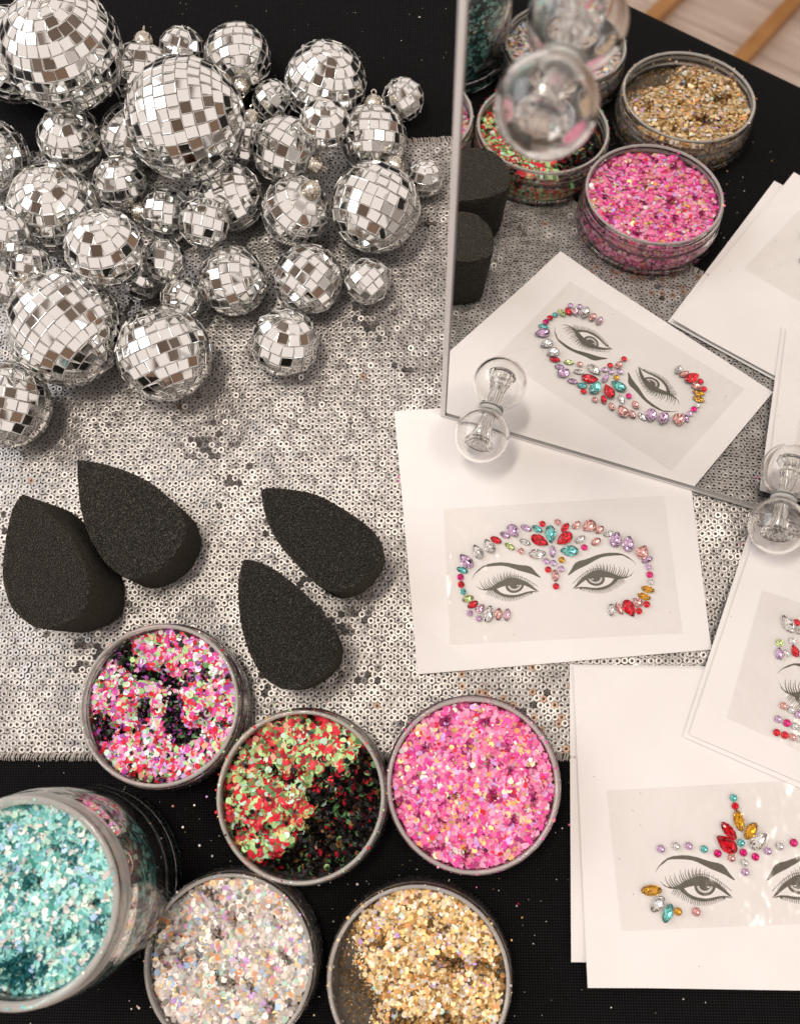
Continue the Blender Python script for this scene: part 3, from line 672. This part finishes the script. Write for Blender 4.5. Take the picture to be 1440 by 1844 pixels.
def eye_polys():
    rr = random.Random(3); P = [UPPER, LOWER]
    top = UPPER[3:14]; bot = LOWER[13:][::-1]
    P.append(stroke([(690, 420), (900, 320), (1200, 615)], 7, 7, 16))
    for i in range(30):
        t = i/29; x, y = interp(top, t*0.93); ln = 150*(1-t)**0.9+30; an = math.radians(128-58*t+rr.uniform(-5, 5))
        if i % 2: ln *= 0.75
        ex, ey = x+ln*math.cos(an), y-ln*math.sin(an); cx_, cy_ = x+ln*0.5*math.cos(an+0.35), y-ln*0.5*math.sin(an+0.35)
        P.append(stroke([(x, y+14), (cx_-8*(1-t), cy_+10), (ex, ey)], 19-5*t, 4))
    path = [(470, 585), (540, 625), (620, 680), (700, 720), (780, 745), (860, 750), (940, 738), (1020, 715), (1090, 695), (1110, 692)]
    for i in range(34):
        t = i/33; x, y = interp(path, t); ln = 62*(1-t)**0.6+22; an = math.radians(235+65*t+rr.uniform(-6, 6))
        ex, ey = x+ln*math.cos(an), y-ln*math.sin(an)
        P.append(stroke([(x, y-8), ((x+ex)/2-10*(1-t), (y+ey)/2+2), (ex, ey)], 13, 4, 4))
    # iris ring, clipped by the lid, pupil, rays
    cx_, cy_ = 857, 545; ring_o, ring_i = [], []
    for k in range(25):
        a = math.radians(-4+188*k/24); ring_o.append((cx_+140*math.cos(a), cy_+132*math.sin(a))); ring_i.append((cx_+106*math.cos(a), cy_+96*math.sin(a)))
    for k in range(24): P.append([ring_o[k], ring_o[k+1], ring_i[k+1], ring_i[k]])
    pup = []
    for k in range(29):
        a = math.radians(-8+196*k/28); pup.append((cx_+(74+(k % 2)*5)*math.cos(a), cy_+(64+(k % 2)*4)*math.sin(a)))
    hx, hy = 900, 553                                # light catch left open
    hole = [(hx+19*math.cos(t), hy+19*math.sin(t)) for t in np.linspace(0, 2*math.pi, 13)[:-1]]
    P.append(('pupil', pup, hole))
    for k in range(26):
        a = math.radians(2+176*k/25); r0, r1 = 106, 90-(k % 3)*7
        P.append([(cx_+r0*math.cos(a-.035), cy_+r0*.91*math.sin(a-.035)), (cx_+r0*math.cos(a+.035), cy_+r0*.91*math.sin(a+.035)), (cx_+r1*math.cos(a), cy_+r1*.9*math.sin(a))])
    return P
EYE = eye_polys()
from mathutils.geometry import tessellate_polygon
def affine(src, dst):
    A = np.array([[x, y, 1] for x, y in src], float); B = np.array(dst, float)
    X, *_ = np.linalg.lstsq(A, B, rcond=None); return lambda p: tuple(np.array([p[0], p[1], 1.0]) @ X)
def printed(polys, fn, z, loc, cut=None):
    vs, fs = [], []
    dz = 0
    for P in polys:
        loops = [P[1], P[2]] if isinstance(P, tuple) else [P]
        if cut is not None and min(p[0] for p in map(fn, loops[0])) > cut: continue
        lp3 = [[V((x, y, 0)) for x, y in lp] for lp in loops]
        o = len(vs); dz += 4e-8
        for lp in loops:
            for p in lp:
                q = at(*fn(p), z); vs.append((q.x-loc.x, q.y-loc.y, z+dz-loc.z))
        for t in tessellate_polygon(lp3): fs.append(tuple(i+o for i in t))
    me = bpy.data.meshes.new('print'); me.from_pydata(vs, [], fs); me.materials.append(M['ink']); me.update()
    return me

def gem_shape(kind, L_, W_):
    """half outline in x (length) and y (width)"""
    pts = []
    if kind == 'round':
        n = 10
        for k in range(n): a = 2*math.pi*k/n; pts.append((L_/2*math.cos(a), W_/2*math.sin(a)))
    elif kind == 'marquise':
        n = 12
        for k in range(n):
            a = 2*math.pi*k/n; x = math.cos(a); pts.append((L_/2*x, W_/2*math.copysign(abs(math.sin(a))**1.25, math.sin(a))))
    else:
        n = 14                                     # tip at +x
        for k in range(n):
            a = 2*math.pi*k/n; c_ = math.cos(a); x = L_/2*c_; y = W_/2*math.sin(a)*(1-0.55*max(0, c_)**1.0)*(1.0)
            pts.append((x, y))
    return pts
def gem_mesh(kind, L_, W_, gm):
    out = gem_shape(kind, L_, W_); n = len(out); h = min(L_, W_)*0.24; p = min(L_, W_)*0.26
    vs = [(0, 0, 0.0)]                                            # pavilion tip
    mid = [(x*0.62, y*0.62) for x, y in out]
    a = math.pi/n
    vs += [(x, y, p*0.45) for x, y in mid]
    vs += [(x, y, p) for x, y in out]
    vs += [(x, y, p+h*0.15) for x, y in out]
    # crown rows turned by half a facet
    def half(i, s, z):
        x0, y0 = out[i]; x1, y1 = out[(i+1) % n]; return ((x0+x1)/2*s, (y0+y1)/2*s, z)
    vs += [half(i, 0.80, p+h*0.72) for i in range(n)]
    vs += [(x*0.50, y*0.50, p+h) for x, y in out]
    fs, ix = [], []
    A, B_, C_, D, E_ = 1, 1+n, 1+2*n, 1+3*n, 1+4*n
    for i in range(n):
        j = (i+1) % n
        fs.append((0, A+j, A+i)); ix.append(1)
        fs.append((A+i, A+j, B_+j, B_+i)); ix.append(1)
        fs.append((B_+i, B_+j, C_+j, C_+i)); ix.append(0)
        fs.append((C_+i, C_+j, D+i)); ix.append(0)
        fs.append((D+i, C_+j, D+j)); ix.append(0)
        fs.append((D+i, D+j, E_+j)); ix.append(0)
        fs.append((D+i, E_+j, E_+i)); ix.append(0)
    fs.append(tuple(E_+i for i in range(n))); ix.append(0)
    return mesh(kind+'_gem', vs, fs, [gm, M['foil']], ix)
_gems = {}
def gem(root, kind, x, y, L_, W_, ang, col, z, scale):
    """x, y in photograph px; L_, W_ in px; ang = direction of the long axis (tip) in degrees, up in the picture positive"""
    k = (kind, round(L_*scale*2e4), round(W_*scale*2e4), col)
    if k not in _gems: _gems[k] = gem_mesh(kind, L_*scale, W_*scale, GM[col])
    o = obj(kind+'_gem', _gems[k], root)
    p = at(x, y, z); r = root.location
    o.location = (p.x-r.x, p.y-r.y, z-r.z); o.rotation_euler = (0, 0, math.radians(ang))
    return o

def quad_sheet(cor, z, th, loc, curl=None, nx=24, ny=24, m=None, me_m=None, smooth=True, single=False):
    """thin sheet between four corners (world xy), optionally bent by curl(u, v)"""
    vs, fs = [], []
    for s in (0, 1):
        for j in range(ny+1):
            for i in range(nx+1):
                u, v = i/nx, j/ny
                p = cor[0]*(1-u)*(1-v)+cor[1]*u*(1-v)+cor[2]*u*v+cor[3]*(1-u)*v
                zz = z+(curl(u, v) if curl else 0)
                vs.append((p.x-loc.x, p.y-loc.y, zz+(th if s == 0 else 0)-loc.z))
    n = (nx+1)*(ny+1); ix = []
    for j in range(ny):
        for i in range(nx):
            a = j*(nx+1)+i
            fs.append((a, a+nx+1, a+nx+2, a+1)); ix.append(0)
            if not single: fs.append((n+a, n+a+1, n+a+nx+2, n+a+nx+1)); ix.append(0)
    def side(idx):
        for a, b2 in zip(idx, idx[1:]): fs.append((a, b2, b2+n, a+n)); ix.append(1)
    if single: return mesh('sheet', vs[:n], fs, m, smooth=True)
    side([i for i in range(nx+1)]); side([nx+j*(nx+1) for j in range(ny+1)])
    side([ny*(nx+1)+i for i in range(nx, -1, -1)]); side([j*(nx+1) for j in range(ny, -1, -1)])
    return mesh('sheet', vs, fs, [m, me_m or m], ix, smooth=smooth)

PT = 0.0004
def tip_curl(u, v): return 0.0016*max(0, (1-u)+v-1.78)/0.22+0.0010*max(0, (1-u)+(1-v)-1.85)/0.15
def card(label, corners_px, z, film_px=None, curl=None):
    cor = [at(x, y, z) for x, y in corners_px]
    c = sum(cor, V((0, 0, 0)))/4; loc = V((c.x, c.y, z))
    root = thing('face_gem_card', label, 'card', loc, 'white cards for face gem stickers')
    obj('paper', quad_sheet(cor, z, PT, loc, curl, m=M['paper'], me_m=M['paper_edge'], smooth=False), root)
    if film_px:
        fc = [at(x, y, z) for x, y in film_px]
        obj('film', quad_sheet(fc, z+PT+0.00018, 0.00005, loc, None, 30, 20, M['film'], single=True), root)
    return root
Z1 = 0.0022
# card order of corners: top left, top right, bottom right, bottom left
card1 = card('white card under the mirror foot, full face gem set round two printed eyes', [(710, 742), (1222, 700), (1280, 1170), (752, 1215)], Z1, [(798, 917), (1195, 893), (1229, 1141), (810, 1162)], tip_curl)
f1l = affine([(212, 388), (1245, 470), (1222, 705), (268, 468)], [(849, 1044), (973.3, 1040), (970.5, 1066), (856, 1053)])
f1r = affine([(212, 388), (1245, 470), (1222, 705), (268, 468)], [(1146, 1018), (1022, 1036), (1031, 1061), (1140.7, 1028)])
for fn in (f1l, f1r):
    e_ = obj('printed_eye', printed(EYE, fn, Z1+PT+0.00006, card1.location), card1)
    obj('printed_eyebrow', printed([BROW], fn, Z1+PT+0.00006, card1.location), card1)
G1 = [('round',662,297,28,28,0,'red'),('round',728,290,30,28,0,'peach'),('marquise',760,313,50,28,50,'red'),('marquise',808,303,46,28,45,'peach'),('teardrop',862,308,66,54,215,'peach'),('marquise',907,323,48,30,40,'peach'),('marquise',947,340,50,24,20,'clear'),
 ('teardrop',978,366,72,54,70,'purple'),('teardrop',1033,385,74,50,80,'purple'),('teardrop',1093,420,66,56,60,'peach'),('marquise',1114,453,52,26,25,'purple'),('round',1120,484,28,28,0,'purple'),('round',1125,517,30,30,0,'magenta'),('round',1128,547,26,26,0,'clear'),
 ('marquise',1117,580,58,30,-15,'amber'),('marquise',1101,611,58,30,-20,'amber'),('teardrop',1073,636,48,38,135,'peach'),('round',1112,645,30,30,0,'red'),('round',1079,674,29,29,0,'red'),('teardrop',1036,663,80,54,-65,'red'),('marquise',994,664,58,28,-65,'peach'),('marquise',960,669,56,30,85,'clear'),
 ('teardrop',650,370,82,50,-28,'red'),('teardrop',757,362,80,52,215,'red'),('teardrop',697,343,80,50,-88,'teal'),('marquise',587,376,52,26,-25,'clear'),('marquise',825,364,52,26,35,'clear'),('teardrop',640,427,76,44,5,'clear'),('teardrop',778,415,80,50,178,'teal'),('marquise',706,417,56,26,88,'purple'),
 ('round',678,458,28,28,0,'purple'),('round',709,466,28,28,0,'purple'),('round',745,453,29,29,0,'amber'),('round',743,492,29,29,0,'purple'),('round',687,495,29,29,0,'red'),('marquise',718,521,54,30,88,'peach'),('round',721,567,29,29,0,'red'),('marquise',893,375,48,32,35,'peach'),('round',843,399,29,29,0,'magenta'),('round',569,415,29,29,0,'peach'),('marquise',522,395,50,26,-35,'lime'),
 ('marquise',640,319,50,30,-30,'teal'),('marquise',592,315,52,28,-25,'purple'),('teardrop',536,328,66,50,-60,'purple'),('marquise',501,346,48,28,-25,'purple'),('marquise',462,367,54,30,-25,'red'),('teardrop',433,394,68,48,115,'clear'),('teardrop',383,418,68,46,115,'clear'),('teardrop',333,458,76,52,130,'purple'),('marquise',317,497,54,28,-20,'teal'),
 ('round',309,527,30,30,0,'magenta'),('round',312,559,30,30,0,'red'),('round',321,590,28,28,0,'teal'),('marquise',341,620,52,30,20,'lime'),('marquise',362,646,52,30,30,'red'),('teardrop',393,663,50,36,45,'mauve'),('round',349,683,29,29,0,'purple'),('round',388,706,29,29,0,'purple'),('teardrop',430,686,76,46,75,'clear'),('marquise',473,688,56,32,82,'peach'),('marquise',510,690,58,28,80,'mauve')]
SC = H/1900
for k, x, y, l, wd, a, c in G1: gem(card1, k, 700+x*.41667, 820+y*.41667, l*.41667, wd*.41667, a, c, Z1+PT+0.0003, SC)
# bottom right pair
card2b = card('plain white card under the lower right card, its left strip showing', [(1025, 1197), (1600, 1204), (1560, 1738), (1028, 1733)], 0.0018)
Z2 = 0.0034
card2 = card('lower right white card with a crown of red and amber gems', [(1032, 1200), (1600, 1210), (1560, 1786), (1057, 1778)], Z2, [(1091, 1424), (1560, 1398), (1560, 1660), (1118, 1677)], tip_curl)
f2l = affine([(212, 388), (1245, 470), (1222, 705), (268, 468)], [(1150+212/7.2, 1520+388/7.2), (1150+1245/7.2, 1520+470/7.2), (1150+1222/7.2, 1520+705/7.2), (1150+268/7.2, 1520+468/7.2)])
f2r = affine([(212, 388), (1245, 470), (1222, 705)], [(1523, 1566), (1379.6, 1586), (1389.7, 1618)])
for fn in (f2l, f2r):
    obj('printed_eye', printed(EYE, fn, Z2+PT+0.00006, card2.location), card2)
    obj('printed_eyebrow', printed([BROW], fn, Z2+PT+0.00006, card2.location), card2)
G2 = [('round',841,85,66,66,0,'teal'),('round',856,158,64,64,0,'red'),('marquise',887,287,182,90,-80,'amber'),('marquise',992,380,168,92,52,'amber'),('marquise',797,378,180,84,-52,'red'),('teardrop',775,495,200,130,140,'red'),('teardrop',1065,470,180,110,42,'clear'),
 ('round',909,487,66,66,0,'teal'),('round',929,574,66,66,0,'magenta'),('round',1037,612,66,66,0,'magenta'),('round',824,622,68,68,0,'peach'),('round',943,665,68,68,0,'clear'),('round',947,748,66,66,0,'purple'),('round',700,582,68,68,0,'magenta'),('round',580,543,66,66,0,'teal'),('round',443,515,66,66,0,'purple'),
 ('round',328,517,68,68,0,'clear'),('round',194,541,70,70,0,'purple'),('round',1149,560,66,66,0,'purple'),('round',1255,517,68,68,0,'clear'),('round',1378,486,70,70,0,'magenta'),('marquise',107,910,178,92,2,'amber'),('marquise',165,1035,160,90,48,'clear'),('marquise',255,1115,166,86,66,'teal'),('round',345,1100,70,70,0,'amber'),('round',509,1103,76,76,0,'peach')]
for k, x, y, l, wd, a, c in G2: gem(card2, k, 1150+x*.2014, 1420+y*.2014, l*.2014, wd*.2014, a, c, Z2+PT+0.0003, SC)
# right pair, lying across the other two
Z3b, Z3 = 0.0048, 0.0062
card3b = card('white card right under the tilted right hand card, only its rim showing', [(1352, 946), (1650, 1040), (1600, 1490), (1229, 1327)], Z3b)
card3 = card('tilted white card at the right edge with three short rows of gems', [(1364, 950), (1660, 1046), (1610, 1482), (1240, 1323)], Z3, [(1371, 1063), (1600, 1140), (1560, 1410), (1307, 1293)])
f3 = affine([(212, 388), (1245, 470), (268, 468)], [(1399, 1214), (1531, 1270), (1401, 1226)])
f3 = (lambda o, ux, uy: (lambda p: (o[0]+(p[0]-212)*ux[0]+(p[1]-388)*uy[0], o[1]+(p[0]-212)*ux[1]+(p[1]-388)*uy[1])))((1399, 1214), (.131, .046), (-.046, .131))
obj('printed_eye', printed(EYE, f3, Z3+PT+0.00006, card3.location), card3)
obj('printed_eyebrow', printed([BROW], f3, Z3+PT+0.00006, card3.location), card3)
G3 = [('teardrop',775,290,230,140,120,'clear'),('round',875,275,85,85,0,'red'),('marquise',930,370,120,60,40,'clear'),('round',675,515,88,88,0,'lime'),('round',825,490,80,80,0,'clear'),('teardrop',668,640,150,98,88,'purple'),('round',755,635,80,80,0,'clear'),('teardrop',855,610,150,92,105,'red'),('round',925,640,84,84,0,'mauve'),
 ('round',720,1262,88,88,0,'peach'),('round',812,1308,85,85,0,'clear'),('round',895,1362,95,95,0,'purple'),('round',657,1418,88,88,0,'purple'),('round',760,1465,90,90,0,'magenta'),('round',858,1500,85,85,0,'clear'),('round',935,1530,80,80,0,'clear'),('round',638,1578,86,86,0,'red'),('round',735,1608,88,88,0,'red'),('round',828,1630,86,86,0,'peach'),('round',910,1655,80,80,0,'clear')]
for k, x, y, l, wd, a, c in G3: gem(card3, k, 1300+x*.15184, 1080+y*.15184, l*.15184, wd*.15184, a, c, Z3+PT+0.0003, SC)
# specks of dust on the cards
for root, z, pts in ((card1, Z1, [(926, 1143), (1206, 1103)]), (card2, Z2, [(1069, 1399), (1139, 1460), (1153, 1486), (1115, 1547), (1140, 1611), (1096, 1714), (1259, 1741), (1153, 1429)]), (card3, Z3, [(1316, 1110)])):
    for x, y in pts:
        p = at(x, y, z+PT); vs, fs = lathe([(0, 0.00008), (0.00022, 0.00001)], 6)
        obj('speck', mesh('speck', vs, fs, M['speck']), root, (p.x-root.location.x, p.y-root.location.y, z+PT-root.location.z+0.00003))

# ------------------------------------------------------------------ mirror with globe bulbs
A0 = at(793, 752, 0.0030); U = V((0.94860443, -0.31646428, 0)); NM = V((-0.31305537, -0.93838617, 0.14638212)).normalized(); W = U.cross(NM); W = -W if W.z < 0 else W
A0 = V((-0.01129, 0.16486, 0.0)); A0 = A0+W*(0.0030/W.z)
MW, MH, MT = 0.36, 0.40, 0.005
mr = thing('vanity_mirror', 'tall frameless vanity mirror with clear globe bulbs, standing on the cards', 'mirror', A0)
Rm3 = Matrix((U, W, NM)).transposed().to_4x4()         # local x along the foot, y up the glass, z out of the glass
mr.matrix_world = Matrix.Translation(A0) @ Rm3
obj('glass', mesh('glass', *box((MW/2, MH/2, -MT/2), (MW-0.0001, MH-0.0001, MT)), M['mirror']), mr)
obj('back_panel', mesh('back_panel', *box((MW/2, MH/2, -MT-0.0016), (MW-0.004, MH-0.004, 0.003)), M['mirror_back']), mr)
tw = 0.0023
for s, (cx_, cy_, sx, sy) in enumerate(((tw/2, MH/2, tw, MH), (MW-tw/2, MH/2, tw, MH), (MW/2, tw/2, MW-2*tw, tw), (MW/2, MH-tw/2, MW-2*tw, tw))):
    v1, f1 = box((cx_, cy_, 0.0004), (sx, sy, 0.0008))
    obj('edge_trim', mesh('edge_trim', v1, f1, M['mirror_trim']), mr)
for cx_, cy_, sx, sy in ((tw+0.0002, MH/2, 0.0004, MH-2*tw), (MW/2, tw+0.0002, MW-2*tw-0.001, 0.0004), (MW/2, tw*0.45, MW-0.001, 0.0004)):
    obj('edge_groove', mesh('edge_groove', *box((cx_, cy_, 0.0005), (sx, sy, 0.00062 if cy_ > tw or sx < 0.001 else 0.00070)), M['groove']), mr)
# prop behind
v_, f_ = tube([(0.18, 0.30, -0.009), (0.18, 0.0, -0.12)], 0.004, 10)
pr_ = Rm3.inverted() @ V((0, 0, -1))
foot = V((0.18, 0.30, -0.009)); 
w0 = A0+U*0.18+W*0.27-NM*0.009; w1 = V((w0.x-NM.x*0.10, w0.y-NM.y*0.10, 0.003))
inv = (Matrix.Translation(A0) @ Rm3).inverted()
obj('prop_leg', mesh('prop_leg', *tube([inv @ w0, inv @ w1], 0.003, 10), M['mirror_back']), mr)
BR = 0.0131
def globe():
    pr = [(0.0042, -0.0132), (0.0046, -0.0124)]
    th0 = math.asin(0.0048/BR)
    for i in range(25):
        t = math.pi-th0-(math.pi-th0)*i/24; pr.append((max(BR*math.sin(t), 0) if i < 24 else 0, BR*math.cos(t)))
    ri = BR-0.0013; inn = []
    th1 = math.asin(0.0040/ri)
    for i in range(25):
        t = (math.pi-th1)*i/24; inn.append((ri*math.sin(t) if i else 0, ri*math.cos(t)))
    inn.append((0.0036, -0.0132))
    return pr+inn+[(0.0042, -0.0132)]
GLOBE = mesh('globe', *lathe(globe(), 64), M['bulb_glass'], smooth=True)
STEM = mesh('stem', *lathe([(0, -0.0128), (0.0032, -0.0128), (0.0032, -0.0095), (0.0034, -0.006), (0.0042, -0.002), (0.0060, 0.0022), (0.0070, 0.0040), (0.0068, 0.0052), (0.0046, 0.0046), (0.0020, 0.0024), (0, 0.0018)], 11), M['stem_glass'], smooth=False)
SOCK = mesh('socket', *lathe([(0, -0.0142), (0.0058, -0.0142), (0.0060, -0.0136), (0.0052, -0.0129), (0.0046, -0.0127), (0, -0.0127)], 40), M['acrylic'], smooth=True)
fil = []
for k in range(6):
    a = k*math.pi/3; pts = [(0.0012*math.cos(a), 0.0012*math.sin(a), -0.012), (0.0016*math.cos(a), 0.0016*math.sin(a), -0.004), (0.0034*math.cos(a+.3), 0.0034*math.sin(a+.3), 0.0048), (0.0030*math.cos(a+.9), 0.0030*math.sin(a+.9), 0.0062)]
    fil.append(tube(pts, 0.00026, 5))
FIL = mesh('filament', *join(fil), M['socket'])
for P in ((0.0084, 0.1468, 0.0263), (0.1413, 0.1030, 0.0239), (0.0242, 0.1749, 0.2420)):
    l = inv @ V(P); l.z = 0.0143+0.0001
    g = obj('light_bulb', GLOBE, mr, l)
    if P[2] > 0.2: g.scale = (1.1, 1.1, 1.1); l.z *= 1.1; g.location = l
    obj('stem', STEM, g); obj('filament', FIL, g); obj('socket', SOCK, g)

# ------------------------------------------------------------------ wooden stool on the floor, seen in the mirror
st_ = thing('wooden_stool', 'brown wooden stool on the floor, its two runners reflected in the mirror corner', 'stool', (-0.385, -1.45, -0.748))
for sx, y0_, y1_ in ((-0.086, -0.26, 0.30), (0.086, -0.26, 0.30)):
    obj('runner', mesh('runner', *box((sx, (y0_+y1_)/2, 0.0125), (0.024, y1_-y0_, 0.024)), M['wood']), st_)
    for yy in (-0.24, -0.12): obj('leg', mesh('leg', *box((sx, yy, 0.22), (0.022, 0.022, 0.39)), M['wood']), st_)
obj('seat', mesh('seat', *box((0, -0.18, 0.43), (0.26, 0.24, 0.028)), M['wood']), st_)
